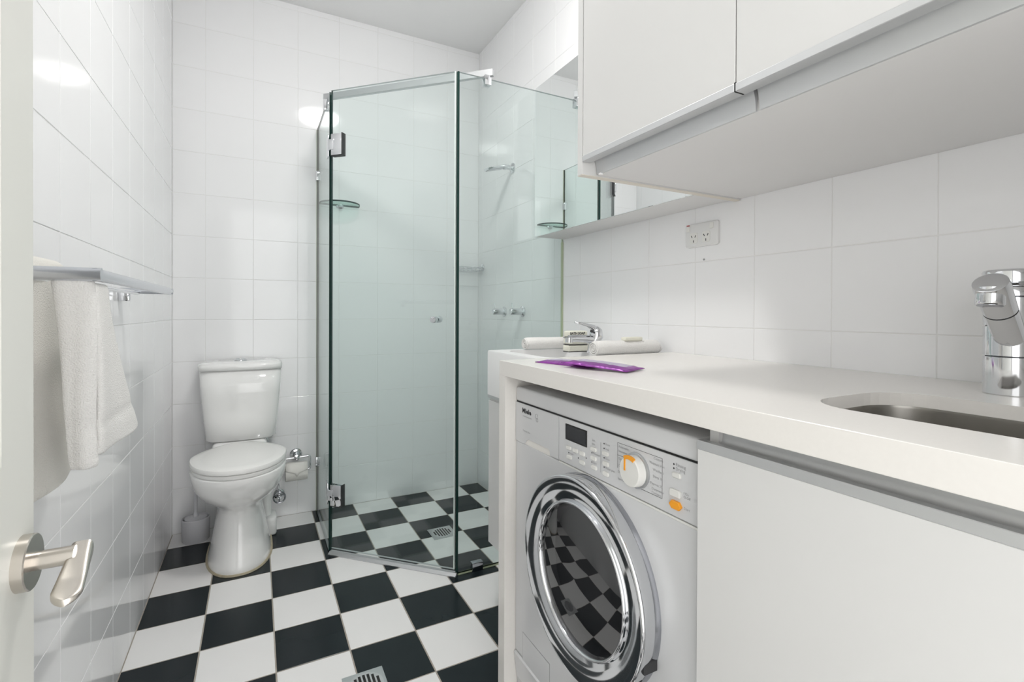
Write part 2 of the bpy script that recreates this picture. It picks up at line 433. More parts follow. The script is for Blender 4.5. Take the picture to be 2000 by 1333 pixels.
bm.faces.new((L[0], L[1], tipr[0])); bm.faces.new((L[1], L[2], tipr[1], tipr[0])); bm.faces.new((L[2], L[3], tipr[2], tipr[1])); bm.faces.new((L[3], L[4], tipr[2]))
bm.faces.new((tipr[0], tipr[1], tip)); bm.faces.new((tipr[1], tipr[2], tip))
o = obj('folded_end', bm, 'paper', tr, True); md = o.modifiers.new('s', 'SOLIDIFY'); md.thickness = .0012; md.offset = 1

# stop valve
vx, vz = .100, .116
sv = thing('stop_valve', (vx, YB, vz-.03), 'chrome stop valve with round ring handle low on the wall right of the toilet', 'valve')
bm = NB(); lathe(bm, (vx, YB, vz), (0, -1, 0), [(.025, 0), (.025, .003), (.014, .008), (.011, .012), (.011, .040), (.007, .042), (.007, .06)], 24); obj('valve_body', bm, 'chrome', sv, True)
bm = NB(); n = 28
tube(bm, [(vx+.026*cos(2*pi*k/n), YB-.058, vz+.026*sin(2*pi*k/n)) for k in range(n+1)], .004, 8, False)
for k in range(3):
    a = 2*pi*k/3+.5; cyl(bm, (vx, YB-.058, vz), (vx+.026*cos(a), YB-.058, vz+.026*sin(a)), .0032, 8)
obj('ring_handle', bm, 'chrome_dark', sv, True)
bm = NB(); tube(bm, arc((vx, YB-.03, vz+.008), (vx-.005, YB-.03, vz+.12), (vx-.06, YB-.03, vz+.31), 12), .005, 10); obj('hose', bm, 'chrome', sv, True)

# ------------------------------------------------------------------ towel rack and towels
rk = thing('towel_rack', (XL, 1.38, 1.06), 'chrome wall-mounted double rail towel rack on the left wall', 'towel rack')
XO, Z0 = -.228, 1.0905
def capsule(bm, a, b, hw, hh, axis='y'):
    """flat oval bar"""
    a, b = Vector(a), Vector(b); d = (b-a).normalized(); side = d.cross(Vector((0, 0, 1))).normalized()
    R_ = []
    for p in (a, b):
        R_.append([p + side*hw*cos(t)*1.0 + Vector((0, 0, 1))*hh*sin(t) for t in [2*pi*k/20 for k in range(20)]])
    loft(bm, R_)
for ye, hh in ((1.0, .0110), (1.752, .0085)):
    bm = NB(); capsule(bm, (XL, ye, Z0), (XO+.008, ye, Z0), .010, hh); obj('end_bar', bm, 'chrome_satin', rk, True)
bm = NB(); capsule(bm, (XO, .995, Z0), (XO, 1.76, Z0), .008, .0105); obj('outer_rail', bm, 'chrome_satin', rk, True)
bm = NB(); capsule(bm, (-.305, 1.0, Z0-.006), (-.305, 1.752, Z0-.006), .006, .006); obj('inner_rail', bm, 'chrome', rk, True)
for yy in (1.03, 1.735):
    bm = NB(); box(bm, (XL, yy-.012, Z0-.030), (XL+.026, yy+.012, Z0-.004), .003, 2); obj('wall_bracket', bm, 'chrome', rk, True)

def sheet(name, grid, m, parent, th=.010, label=None):
    """cloth slab from a grid of points"""
    bm = NB(); V = [[bm.verts.new(Vector(p)) for p in row] for row in grid]
    for A, B in zip(V, V[1:]):
        for i in range(len(A)-1): bm.faces.new((A[i], A[i+1], B[i+1], B[i]))
    o = obj(name, bm, m, parent, 'all')
    md = o.modifiers.new('s', 'SOLIDIFY'); md.thickness = th; md.offset = 0
    sb = o.modifiers.new('d', 'SUBSURF'); sb.levels = 1; sb.render_levels = 2
    if label: o['label'] = label
    return o
def lerp(a, b, t): return tuple(a[i]+(b[i]-a[i])*t for i in range(3))
# front towel, hung over the near end bar and the outer rail
tf = thing('bath_towel', (-.25, 1.03, .79), 'thick white towel hanging from the near corner of the chrome rack, corner flaring out', 'towel')
grid = []
NZ = 22
for k in range(NZ+1):
    t = k/NZ
    z = Z0 - .006 - t*(Z0-.006-.7800)
    xl = -.284 + .026*t + .003*sin(5*t)
    xr = -.2310 + .003*t + .002*sin(6*t)
    y = 1.012 - .004*sin(pi*t)
    row = []
    for i in range(7):
        s = i/6
        x = xl + (xr-xl)*s
        bulge = -.010*sin(pi*s) - .003*sin(9*s+2*t)
        hem = -.003 if .74 < t < .80 else 0
        row.append((x, y + bulge - hem, z))
    grid.append(row)
sheet('front_fold', grid, 'towel', tf, .013)
grid = []
for k in range(NZ+1):
    t = k/NZ
    f = t**1.8
    y1 = 1.075 + .175*f; zb1 = .806
    z1 = Z0 - .012 - t*(Z0-.012-zb1)
    z0 = Z0 - .012 - t*(Z0-.012-.797)
    row = []
    for i in range(9):
        s = i/8
        y = 1.006 + (y1-1.006)*s
        zz = z0 + (z1-z0)*s
        x = -.2330 + .006*t + .012*sin(pi*s)*t + .006*sin(7*s+3*t)*t + .004*s*t
        hem = -.0025 if .80 < t < .86 else 0
        row.append((x+hem, y, zz))
    grid.append(row)
sheet('side_fold', grid, 'towel', tf, .012)
# back towel over the inner rail
tb = thing('bath_towel', (-.315, 1.05, .73), 'longer white towel on the inner rail, half hidden between door and front towel', 'towel')
grid = []
for k in range(NZ+1):
    t = k/NZ; row = []
    for i in range(9):
        s = i/8; y = .80 + s*(.36 + .05*t)
        z = Z0 + .022 - t*(Z0+.022-.735) + .01*t*s*0
        row.append((-.312 + .010*sin(9*s+1.5*t)*(.3+t*.7) + .006, y, z))
    grid.append(row)
grid[0] = [(p[0]-.010, p[1], Z0+.030) for p in grid[0]]
sheet('hanging_side', grid, 'towel_cream', tb, .011)

# ------------------------------------------------------------------ shower enclosure
SX, SY, CXs, CYs, GH = .2795, 2.212, .6925, 1.802, 1.972
sh = thing('shower_enclosure', ((SX+CXs)/2, 2.1, 0), 'frameless glass corner shower enclosure with angled green tinted door', 'shower enclosure')
def pane(name, A, B, z0, z1, th, parent, m='shower_glass', e0='glass_edge', e1='glass_edge', etop='glass_edge_pale'):
    """glass panel from A to B (xy), material slots: face, vertical edges, top edge"""
    A, B = Vector((*A, 0)), Vector((*B, 0)); d = (B-A).normalized(); nrm = Vector((-d.y, d.x, 0))*th/2
    bm = NB()
    V = [bm.verts.new(p) for p in [A-nrm+Vector((0, 0, z0)), B-nrm+Vector((0, 0, z0)), B+nrm+Vector((0, 0, z0)), A+nrm+Vector((0, 0, z0)),
                                    A-nrm+Vector((0, 0, z1)), B-nrm+Vector((0, 0, z1)), B+nrm+Vector((0, 0, z1)), A+nrm+Vector((0, 0, z1))]]
    F = [((0, 1, 5, 4), 0), ((2, 3, 7, 6), 0), ((0, 3, 7, 4), 1), ((1, 2, 6, 5), 2), ((4, 5, 6, 7), 3), ((0, 1, 2, 3), 3)]
    for q, mi in F:
        f = bm.faces.new([V[i] for i in q]); f.material_index = mi
    return obj(name, bm, m, parent, mats=[m, e0, e1, etop])
g1 = pane('fixed_glass_panel', (SX, YB-.004), (SX, SY+.012), .006, GH, .010, sh, e0='glass_edge_pale', etop='aluminium')
g2 = pane('fixed_glass_panel', (CXs+.008, CYs), (XR-.003, CYs), .006, GH, .010, sh, e1='glass_edge_pale', etop='aluminium')
dd = Vector((CXs-SX, CYs-SY, 0)).normalized(); dn = Vector((dd.y, -dd.x, 0))  # dn points into the room (-x,-y)
if dn.y > 0: dn = -dn
A = Vector((SX, SY, 0)) + dd*.006; B = Vector((CXs, CYs, 0)) - dd*.006
gd = pane('glass_door', A[:2], B[:2], .024, GH, .010, sh, e1='seal_clear', etop='aluminium')
bm = NB(); box(bm, (CXs+.001, CYs-.006, .006), (CXs+.0085, CYs+.006, GH)); o = obj('refracted_edge_strip', bm, 'glass_edge', sh); o['label'] = 'added dark green strip for the refracted vertical glass edge'  # added dark strip; thickens the panel edge line that refraction darkens
for zz in (1.74, .252):
    bm = NB()
    def hb(a0, a1, z0, z1, c0, c1, r=.002):
        t = bmesh.new(); box(t, (a0, c0, z0), (a1, c1, z1), r, 2)
        m = Matrix((dd, -dn, Vector((0, 0, 1)))).transposed().to_4x4(); m.translation = A - dd*.004
        merge(bm, t, m)
    hb(.006, .060, zz-.045, zz+.045, -.012, -.0052); hb(.006, .060, zz-.045, zz+.045, .0052, .012)
    hb(-.006, .022, zz-.023, zz+.023, -.016, .016, .004)
    box(bm, (SX-.012, SY+.006, zz-.045), (SX-.0052, SY+.055, zz+.045), .002, 2)
    box(bm, (SX+.0052, SY+.006, zz-.045), (SX+.012, SY+.055, zz+.045), .002, 2)
    o = obj('hinge', bm, 'chrome', gd, True)
    bm = NB(); hb(.0585, .0625, zz-.047, zz+.047, -.0125, .0125, .001); hb(.006, .0625, zz-.048, zz-.0445, -.0125, .0125, .001)
    obj('hinge_gasket', bm, 'gasket_dark', gd)
bm = NB(); t = bmesh.new(); L0 = (B-A).length; box(t, (L0-.001, -.0055, .024), (L0+.0035, .0055, GH))
m = Matrix((dd, -dn, Vector((0, 0, 1)))).transposed().to_4x4(); m.translation = A; merge(bm, t, m)
o = obj('edge_seal', bm, 'seal_clear', gd); o['label'] = 'pale plastic edge seal'
kp = A + dd*.490; kz = 1.003
bm = NB(); 
for sg in (1, -1): lathe(bm, kp + Vector((0, 0, kz)) + dn*sg*.005, dn*sg, [(.0085, 0), (.0085, .004), (.0125, .005), (.0135, .010), (.0135, .024), (.012, .027), (0, .028)], 28)
obj('knob', bm, 'chrome', gd, True)
# aluminium threshold strip under the door
bm = NB(); t = bmesh.new(); L_ = (B-A).length
loft(t, [[(x, -.020, 0), (x, .014, 0), (x, .014, .007), (x, .005, .013), (x, -.008, .012), (x, -.020, .004)] for x in (-.003, L_+.014)])
m = Matrix((dd, -dn, Vector((0, 0, 1)))).transposed().to_4x4(); m.translation = A; merge(bm, t, m)
obj('threshold_strip', bm, 'aluminium', sh)
# header bar and its brackets
ba = Vector((SX, 2.352, GH+.016)); bb = Vector((.822, CYs, GH+.010))
bd = (bb-ba).normalized(); bn = Vector((bd.y, -bd.x, 0)).normalized()
bm = NB(); t = bmesh.new(); box(t, (-.014, -.008, -.014), ((bb-ba).length+.026, .008, .014), .001, 1)
m = Matrix((bd, bn, bd.cross(bn))).transposed().to_4x4(); m.translation = ba + Vector((0, 0, .012)); merge(bm, t, m)
o = obj('header_bar', bm, 'aluminium', sh); o['label'] = 'flat aluminium header bar'
bm = NB(); box(bm, (SX-.016, 2.335, GH-.035), (SX+.016, 2.362, GH+.012), .002, 2); obj('bar_bracket', bm, 'chrome', sh, True)
bm = NB(); box(bm, (.806, CYs-.016, GH-.030), (.834, CYs+.016, GH+.010), .002, 2); obj('bar_bracket', bm, 'chrome', sh, True)
bm = NB(); box(bm, (.760, CYs-.012, .0), (.806, CYs+.012, .034), .002, 2); obj('floor_clamp', bm, 'chrome_dark', sh, True)
for zz in (1.732, .258):
    bm = NB(); box(bm, (SX-.010, YB-.022, zz-.024), (SX+.010, YB-.0005, zz+.024), .002, 2); obj('wall_clamp', bm, 'chrome', sh, True)
for lo, hi in (((SX-.006, YB-.004, 0), (SX+.006, YB, GH)), ((XR-.004, CYs-.007, 0), (XR, CYs+.007, 1.34)), ((CXs+.01, CYs-.006, 0), (XR-.004, CYs+.006, .006))):
    bm = NB(); box(bm, lo, hi); obj('silicone_seal', bm, 'glass_edge_pale', sh)

# glass corner shelf
gs = thing('shower_shelf', (.386, 2.66, 1.585), 'half-round green glass shelf on the back wall inside the shower', 'shelf')
bm = NB(); pts = [(.386-.098, YB-.002)]
for k in range(21):
    a = pi - pi*k/20; pts.append((.386+.100*cos(a), YB-.022-.100*sin(a)))
pts.append((.386+.098, YB-.002))
t0 = [(x, y, 1.590) for x, y in pts]; t1 = [(x, y, 1.598) for x, y in pts]
V = loft(bm, [t0, t1]); bm.faces.ensure_lookup_table()
for f in bm.faces:
    if len(f.verts) == 4: f.material_index = 1
obj('glass_plate', bm, 'shelf_glass', gs, mats=['shelf_glass', 'glass_edge'])
bm = NB(); lathe(bm, (.390, YB, 1.588), (0, -1, 0), [(.020, 0), (.020, .004), (.012, .007), (.010, .03), (.006, .033)], 24, squash=.55); obj('wall_bracket', bm, 'chrome', gs, True)

# shower rose
ry = 2.275
so = thing('shower_rose', (XR, ry, 1.74), 'slim chrome shower head on a short arm high on the right wall inside the shower', 'shower head')
bm = NB(); lathe(bm, (XR, ry, 1.787), (-1, 0, 0), [(.027, 0), (.027, .005), (.016, .012), (.012, .016), (.012, .045)], 28); obj('wall_flange', bm, 'chrome', so, True)
bm = NB(); lathe(bm, (XR-.040, ry, 1.787), (-1, 0, -.12), [(.0135, 0), (.015, .008), (.012, .018)], 20)
t = bmesh.new(); box(t, (0, -.026, -.008), (.105, .026, .006), .004, 2)
m = Matrix.Translation((XR-.052, ry, 1.786)) @ Matrix.Rotation(math.radians(180), 4, 'Z') @ Matrix.Rotation(math.radians(14), 4, 'Y'); merge(bm, t, m); obj('spray_head', bm, 'chrome', so, True)
bm = NB(); t = bmesh.new(); box(t, (.012, -.020, -.0095), (.098, .020, -.0078)); merge(bm, t, m); obj('spray_plate', bm, 'chrome_dark', so)

# soap basket
sb = thing('soap_basket', (XR, 2.60, 1.28), 'chrome wire soap basket on the right wall near the shower corner', 'basket')
bm = NB(); lathe(bm, (XR, 2.655, 1.296), (-1, 0, 0), [(.022, 0), (.022, .004), (.015, .010), (.009, .014), (.009, .022)], 24); obj('wall_flange', bm, 'chrome', sb, True)
bm = NB(); z_ = 1.292; x0, x1, y0, y1 = XR-.165, XR-.018, 2.610, 2.700
lp = [(x1, y0, z_), (x0, y0, z_), (x0, y1, z_), (x1, y1, z_), (x1, y0, z_)]
for p, q in zip(lp, lp[1:]): cyl(bm, p, q, .0028, 8)
lp2 = [(a, b, z_-.016) for a, b, c in lp]
for p, q in zip(lp2, lp2[1:]): cyl(bm, p, q, .0022, 8)
for k in range(7):
    x = x0 + (x1-x0)*k/6; cyl(bm, (x, y0, z_), (x, y0, z_-.016), .0016, 6); cyl(bm, (x, y0, z_-.016), (x, y1, z_-.016), .0016, 6)
obj('wire_basket', bm, 'chrome', sb, True)

# shower taps
def shower_tap(y, label):
    t = thing('shower_tap', (XR, y, 1.02), label, 'tap', 'shower wall taps')
    bm = NB(); lathe(bm, (XR, y, 1.036), (-1, 0, 0), [(.027, 0), (.027, .004), (.020, .009), (.019, .010)], 28); obj('wall_flange', bm, 'chrome', t, True)
    bm = NB(); lathe(bm, (XR-.009, y, 1.036), (-1, 0, 0), [(.0165, 0), (.0165, .060), (.015, .062), (0, .062)], 28); obj('tap_body', bm, 'chrome', t, True)
    bm = NB(); cyl(bm, (XR-.060, y, 1.050), (XR-.062, y, 1.080), .0032, 10); obj('lever_pin', bm, 'chrome', t, True)
shower_tap(2.365, 'chrome shower tap on the right wall, the one nearer the back corner')
shower_tap(2.160, 'chrome shower tap on the right wall, the one nearer the basin')

# floor drains
def drain(x, y, s, label):
    t = thing('floor_drain', (x, y, 0), label, 'drain', 'square floor wastes')
    bm = NB(); box(bm, (x-s/2, y-s/2, .0001), (x+s/2, y+s/2, .0028), .0008, 1); obj('square_frame', bm, 'aluminium', t)
    bm = NB(); lathe(bm, (x, y, .0024), (0, 0, 1), [(s*.43, 0), (s*.43, .0012), (s*.415, .0014), (0, .0014)], 40); obj('round_grate', bm, 'alu_satin', t, True)
    for k in range(-3, 4):
        xx = x + k*s*.105; hl = math.sqrt((s*.36)**2 - (k*s*.105)**2)
        bm = NB(); box(bm, (xx-s*.032, y-hl, .0036), (xx+s*.032, y+hl, .0041), 0); obj('slot', bm, 'shadow_black', t)
drain(.770, 2.176, .112, 'square metal floor waste inside the shower')
drain(.268, 1.378, .112, 'square metal floor waste in the room near the bottom edge')

# ------------------------------------------------------------------ vanity
vn = thing('vanity_unit', (.95, 1.36, .23), 'small wall-hung white vanity with block ceramic basin between shower and worktop', 'vanity')
VY0, VY1, VX = 1.166, 1.560, .712
bm = NB()
out = rrect((VX+XR-.002)/2, (VY0+VY1)/2, XR-.002-VX, VY1-VY0, .014, 5)
def vf(a, b, c): return (a, b, c)
inn = rrect(.885, (VY0+VY1)/2, .25, .30, .05, 5)
rings = [[(a, b, .748) for a, b in out], [(a, b, .895) for a, b in out], [(a+(.002 if a < .9 else -.001), b, .900) for a, b in out],
         [(a, b, .900) for a, b in inn], [(a, b, .893) for a, b in inn], [(.885+(a-.885)*.85, 1.363+(b-1.363)*.85, .82) for a, b in inn], [(.885+(a-.885)*.5, 1.363+(b-1.363)*.5, .80) for a, b in inn]]
loft(bm, rings); obj('basin', bm, 'ceramic_basin', vn, True)
bm = NB(); box(bm, (VX+.012, VY0+.004, .228), (XR-.002, VY1-.006, .738), .002, 1); obj('cabinet', bm, 'cabinet_gloss', vn)
bm = NB(); box(bm, (VX+.006, VY0+.006, .232), (VX+.0118, VY1-.008, .728), .001, 1); obj('door', bm, 'cabinet_gloss', vn)
bm = NB(); box(bm, (VX+.004, VY0+.004, .736), (VX+.06, VY1-.004, .7478), .001, 1); o = obj('finger_pull', bm, 'alu_satin', vn); o['label'] = 'aluminium finger pull strip'
bm = NB(); lathe(bm, (.885, 1.363, .7995), (0, 0, 1), [(.02, 0), (.02, .003), (.014, .004), (0, .003)], 20); obj('waste', bm, 'chrome', vn, True)

# basin mixer
mx, my = .972, 1.300
bmx = thing('basin_mixer', (mx, my, .900), 'chrome basin mixer tap with curved lever behind the purple sachets', 'tap')
bm = NB(); tube(bm, [(mx, my, .900), (mx+.001, my, .914), (mx+.010, my, .935), (mx+.018, my, .955), (mx+.016, my, .972), (mx+.010, my, .980)], [.017, .0155, .018, .0225, .021, .014], 24); obj('body', bm, 'chrome', bmx, 'all')
bm = NB(); tube(bm, [(mx+.012, my, .944), (mx-.030, my, .948), (mx-.065, my, .950), (mx-.090, my, .949)], [.014, .0125, .0115, .0115], 20)
tube(bm, [(mx-.090, my, .953), (mx-.0905, my, .9375)], [.0125, .0125], 20); obj('spout', bm, 'chrome', bmx, True)
bm = NB(); tube(bm, [(mx+.014, my, .970), (mx+.004, my, .984), (mx-.018, my, .992), (mx-.045, my, .998), (mx-.068, my, 1.001)], [.015, .010, .0055, .004, .003], 14); obj('lever', bm, 'chrome', bmx, 'all')
bm = NB(); lathe(bm, (mx-.004, my-.010, .972), (-.8, -.5, .1), [(.005, 0), (.005, .012)], 12); obj('temperature_dot', bm, 'gasket_dark', bmx)

# rolled towels
def roll_towel(name, A, B, r, label, squash=.8, turns=3):
    A, B = Vector(A), Vector(B); ax = (B-A).normalized(); L = (B-A).length
    side = ax.cross(Vector((0, 0, 1))).normalized(); upv = Vector((0, 0, 1))
    t = thing(name, (A+B)/2 - Vector((0, 0, r*squash)), label, 'towel', 'rolled hand towels on the basin')
    bm = NB(); n = 36; rings = []
    prof = [(.78, 0), (.95, .004), (1.0, .012)] + [(1.0+.02*sin(i*2.1), .012+(L-.024)*i/6) for i in range(1, 6)] + [(1.0, L-.012), (.95, L-.004), (.78, L)]
    for s, d in prof:
        rings.append([A + ax*d + (side*cos(2*pi*k/n) + upv*sin(2*pi*k/n)*squash*(1 if sin(2*pi*k/n) > 0 else .96))*r*s for k in range(n)])
    loft(bm, rings); obj('roll', bm, 'towel', t, 'all')
    # spiral of the layers on both ends
    for base, sg in ((A, -1), (B, 1)):
        bm = NB(); pts = []
        for k in range(turns*16+1):
            th = 2*pi*k/16; rr = r*(.12 + .80*k/(turns*16))
            pts.append(base + ax*sg*(.001) + (side*cos(th)+upv*sin(th)*squash)*rr)
        tube(bm, pts, r*.085, 6); obj('end_layers', bm, 'towel', t, 'all')
    return t
roll_towel('rolled_towel', (.842, 1.518, .9225), (1.15, 1.500, .9225), .0265, 'rolled white hand towel at the far side of the basin beside the shower glass')
roll_towel('rolled_towel', (.915, 1.215, .9235), (1.160, 1.205, .9235), .0270, 'rolled white hand towel beside the worktop, a cream soap bar on it', .85)
bm = NB(); box(bm, (1.02, 1.190, .9445), (1.09, 1.215, .9565), .004, 2); tag(obj('soap_bar', bm, 'soap_wrap', None, True), 'small cream soap bar lying on the near rolled towel', 'soap')
# wrapped soaps stacked behind the mixer
for k, (dz, mm, lab) in enumerate(((.9008, 'soap_wrap', 'cream wrapped soap behind the mixer, bottom of the stack'), (.9245, 'soap_wrap', 'cream wrapped soap behind the mixer, middle of the stack'), (.9482, 'soap_wrap', 'cream wrapped soap with dark lettering, top of the stack'))):
    t = thing('wrapped_soap', (.966, 1.385, dz), lab, 'soap', 'soaps stacked behind the mixer')
    bm = NB(); box(bm, (.926+.002*k, 1.365, dz), (1.006-.001*k, 1.405, dz+.0225), .006, 3); obj('wrapper', bm, mm, t, 'all')
    bm = NB(); box(bm, (.928, 1.3662, dz-.0014), (1.004, 1.404, dz+.0004)); obj('dark_seam', bm, 'print_black', t)
    if k == 2:
        bm = NB(); text_bm(bm, 'BATH SOAP', .0115, lambda a, b, c: (a, 1.3646-c, b), .930, dz+.0105, .0003, .0004); obj('lettering', bm, 'print_black', t)

# ------------------------------------------------------------------ mirror cabinet
MX, MY0, MY1, MZ0, MZ1 = 1.040, .942, 1.793, 1.351, 1.975
mc = thing('mirror_cabinet', ((MX+XR)/2, 1.37, MZ0), 'mirrored wall cabinet between the shower glass and the white overhead cupboards', 'mirror cabinet')
bm = NB(); box(bm, (MX+.006, MY0, MZ0), (XR-.001, MY1, MZ1), .001, 1); obj('carcass', bm, 'cabinet_under', mc)
bm = NB(); box(bm, (MX, MY0, MZ0), (MX+.005, MY1, MZ1), .0006, 1); o = obj('mirror_door', bm, 'mirror', mc); o['label'] = 'mirror front'

# ------------------------------------------------------------------ overhead cupboards
UY1, UZ, UXf, UTOP = .930, 1.3495, .672, 2.40
uc = thing('overhead_cupboard', (.93, .37, UZ), 'long white overhead cupboard with two visible doors above the worktop', 'cupboard')
bm = NB(); box(bm, (UXf-.020, UY1-.018, UZ-.0035), (XR-.001, UY1, UTOP), .0008, 1); o = obj('side_panel', bm, 'cabinet_gloss', uc)
bm = NB(); box(bm, (UXf-.0195, UY1-.0178, UZ-.0045), (XR-.001, UY1-.0002, UZ-.0034)); o = obj('edge_band', bm, 'cabinet_edge', uc); o['label'] = 'cream edge banding'
bm = NB(); box(bm, (UXf+.0245, YF+.002, UZ), (XR-.001, UY1-.0185, UZ+.018)); obj('bottom_panel', bm, 'cabinet_under', uc)
bm = NB(); box(bm, (UXf+.0245, YF+.002, UZ+.018), (XR-.001, UY1-.0185, UTOP)); obj('carcass', bm, 'cabinet_gloss', uc)
splits = [(UY1-.0195, .5135), (.5115, .115), (.113, YF+.01)]
for k, (y1, y0) in enumerate(splits):
    bm = NB(); box(bm, (UXf-.019, y0, 1.3865), (UXf-.001, y1, UTOP), .0008, 1); d = obj('door', bm, 'cabinet_gloss', uc)
    bm = NB(); box(bm, (UXf-.021, y0, 1.3735), (UXf+.002, y1, 1.3865), .0008, 1); o = obj('finger_rail', bm, 'alu_satin', d); o['label'] = 'aluminium finger rail'
    # concave recess profile behind the rail
    bm = NB(); P = [(UXf+.002+.018*sin(a), UZ+.042-.042*(1-cos(a))) for a in [pi/2*i/8 for i in range(9)]] + [(UXf+.0235, UZ), (UXf+.0235, UZ+.05), (UXf+.002, UZ+.05)]
    e0 = y0 - .009 if k < 2 else y0; e1 = y1-.012 if k else y1
    loft(bm, [[(x, e0+.0015, z) for x, z in P], [(x, e1, z) for x, z in P]]); obj('recess_profile', bm, 'alu_satin', uc, True)
bm = NB(); box(bm, (UXf-.0205, .5113, 1.3735), (UXf, .5137, 1.388)); obj('rail_gap', bm, 'shadow_black', uc)
bm = NB(); lathe(bm, (UXf+.022, UY1-.032, UZ+.001), (0, 0, -1), [(.005, 0), (.005, .003), (.003, .004)], 12); obj('bumper_pad', bm, 'paint_white', uc)

# ------------------------------------------------------------------ power outlet
po = thing('power_outlet', (XR, 1.039, 1.231), 'white double power outlet with two sockets on the tiles above the worktop', 'power outlet')
PO = lambda a, b, c: (XR - c, 1.099-a, 1.2325+b)
bm = NB(); prism(bm, rrect(.0595, .0355, .119, .071, .008, 5), PO, 0, .0105, .003); obj('plate', bm, 'outlet_plastic', po, True)
for ca in (.033, .079):
    bm = NB(); prism(bm, rrect(ca, .027, .029, .032, .006, 4), PO, .0103, .0118, .0008); f = obj('socket_face', bm, 'appliance_button', po, True)
    for sx, sb_, rot in ((-1, .032, .5), (1, .032, -.5), (0, .0175, 0)):
        bm = NB(); t = bmesh.new(); box(t, (-.0012, -.0036, 0), (.0012, .0036, .0004))
        for v in t.verts:
            x, y = v.co.x, v.co.y; X = x*cos(rot)-y*sin(rot); Y = x*sin(rot)+y*cos(rot)
            v.co = Vector(PO(ca + sx*.0068 + X, sb_+Y, .0118+v.co.z))
        merge(bm, t); obj('pin_slot', bm, 'print_black', f)
for ca in (.012, .099):
    bm = NB(); prism(bm, rrect(ca, .057, .013, .017, .002, 3), PO, .0103, .0135, .001); f = obj('rocker_switch', bm, 'appliance_button', po, True)
    if ca < .05:
        bm = NB(); prism(bm, rrect(ca, .0675, .010, .003, .001, 2), PO, .0103, .0137); o = obj('red_marker', bm, 'red_dot', f); o['label'] = 'small red marker'
bm = NB(); lathe(bm, (XR, 1.036, 1.193), (-1, 0, 0), [(.003, 0), (.003, .0015), (0, .002)], 12); tag(obj('wall_plug', bm, 'print_grey'), 'tiny grey plug in the tile below the power outlet', 'plug')

# ------------------------------------------------------------------ worktop with waterfall end
CXf, CZ, CYe = .568, .9065, 1.162
wt = thing('worktop', (.88, .5, 0), 'cream stone worktop with waterfall end panel running along the right wall', 'worktop')
bm = NB()
oc = [(CXf+.001, YF+.002), (XR-.001, YF+.002), (XR-.001, CYe-.001), (CXf+.001, CYe-.001)]
hole = rrect(.8085, .245, .237, .375, .07, 7)
edges = []
for loop in (oc, hole):
    vs = [bm.verts.new((x, y, CZ)) for x, y in loop]
    edges += [bm.edges.new((vs[i], vs[(i+1) % len(vs)])) for i in range(len(vs))]
res = bmesh.ops.triangle_fill(bm, edges=edges, use_beauty=True)
top = [g for g in res['geom'] if isinstance(g, bmesh.types.BMFace)]
ext = bmesh.ops.extrude_face_region(bm, geom=top)
bmesh.ops.translate(bm, verts=[g for g in ext['geom'] if isinstance(g, bmesh.types.BMVert)], vec=(0, 0, -.020))
box(bm, (CXf, YF+.002, CZ-.0385), (CXf+.022, CYe-.0002, CZ+.0002), .0008, 1)
obj('top', bm, 'stone', wt)
bm = NB(); box(bm, (CXf, CYe-.034, 0), (XR-.001, CYe, CZ-.0380)); obj('end_panel', bm, 'stone', wt)

# undermount sink
sk = thing('sink', (.8085, .245, .74), 'undermounted stainless steel sink bowl set in the worktop', 'sink')
bm = NB(); cx0, cy0 = .8085, .245
def sr_(w, h, z, r): return [(x, y, z) for x, y in rrect(cx0, cy0, w, h, r, 7)]
loft(bm, [sr_(.275, .413, CZ-.0205, .08), sr_(.241, .379, CZ-.0205, .07), sr_(.240, .378, CZ-.025, .07), sr_(.236, .374, .80, .07), sr_(.225, .363, .765, .07), sr_(.19, .33, .752, .06), sr_(.05, .06, .748, .02)], cap0=False)
loft(bm, [sr_(.275, .413, CZ-.0205, .08), sr_(.275, .413, CZ-.0225, .08), sr_(.243, .381, .80, .07), sr_(.2, .34, .745, .06)], cap0=False)
obj('bowl', bm, 'steel', sk, True)
bm = NB(); lathe(bm, (cx0, cy0, .748), (0, 0, 1), [(.038, 0), (.038, .003), (.03, .004), (.012, .002), (0, .003)], 28); obj('waste', bm, 'chrome', sk, True)

# sink mixer with pull-out spout
px_, py_ = 1.058, .323
sm = thing('sink_mixer', (px_, py_, CZ), 'large chrome pull-out kitchen mixer beside the steel sink', 'tap')
R0 = .0325
for z0, z1, nm in ((CZ, .966, 'base_section'), (.9675, 1.014, 'middle_section'), (1.0155, 1.060, 'upper_section')):
    bm = NB(); lathe(bm, (px_, py_, z0), (0, 0, 1), [(R0-.001, 0), (R0, .001), (R0, z1-z0-.001), (R0-.001, z1-z0)], 40); obj(nm, bm, 'chrome', sm, True)
bm = NB(); lathe(bm, (px_, py_, CZ+.01), (0, 0, 1), [(R0-.003, 0), (R0-.003, .16)], 30); obj('core', bm, 'gasket_dark', sm, True)
bm = NB(); lathe(bm, (px_, py_, 1.0615), (0, 0, 1), [(R0, 0), (R0-.001, .010), (R0-.006, .019), (R0-.008, .022)], 40)
obj('neck', bm, 'chrome', sm, True)
bm = NB(); lathe(bm, (px_, py_, 1.0815), (0, 0, 1), [(R0-.004, 0), (R0+.001, .002), (R0+.002, .018), (R0, .021), (R0-.005, .0225), (0, .0228)], 40)
obj('lever_cap', bm, 'chrome', sm, True)
bm = NB(); tube(bm, [(px_+.01, py_-.02, 1.095), (px_+.04, py_-.07, 1.105), (px_+.055, py_-.11, 1.116)], [.011, .007, .006], 14); obj('lever', bm, 'chrome', sm, True)
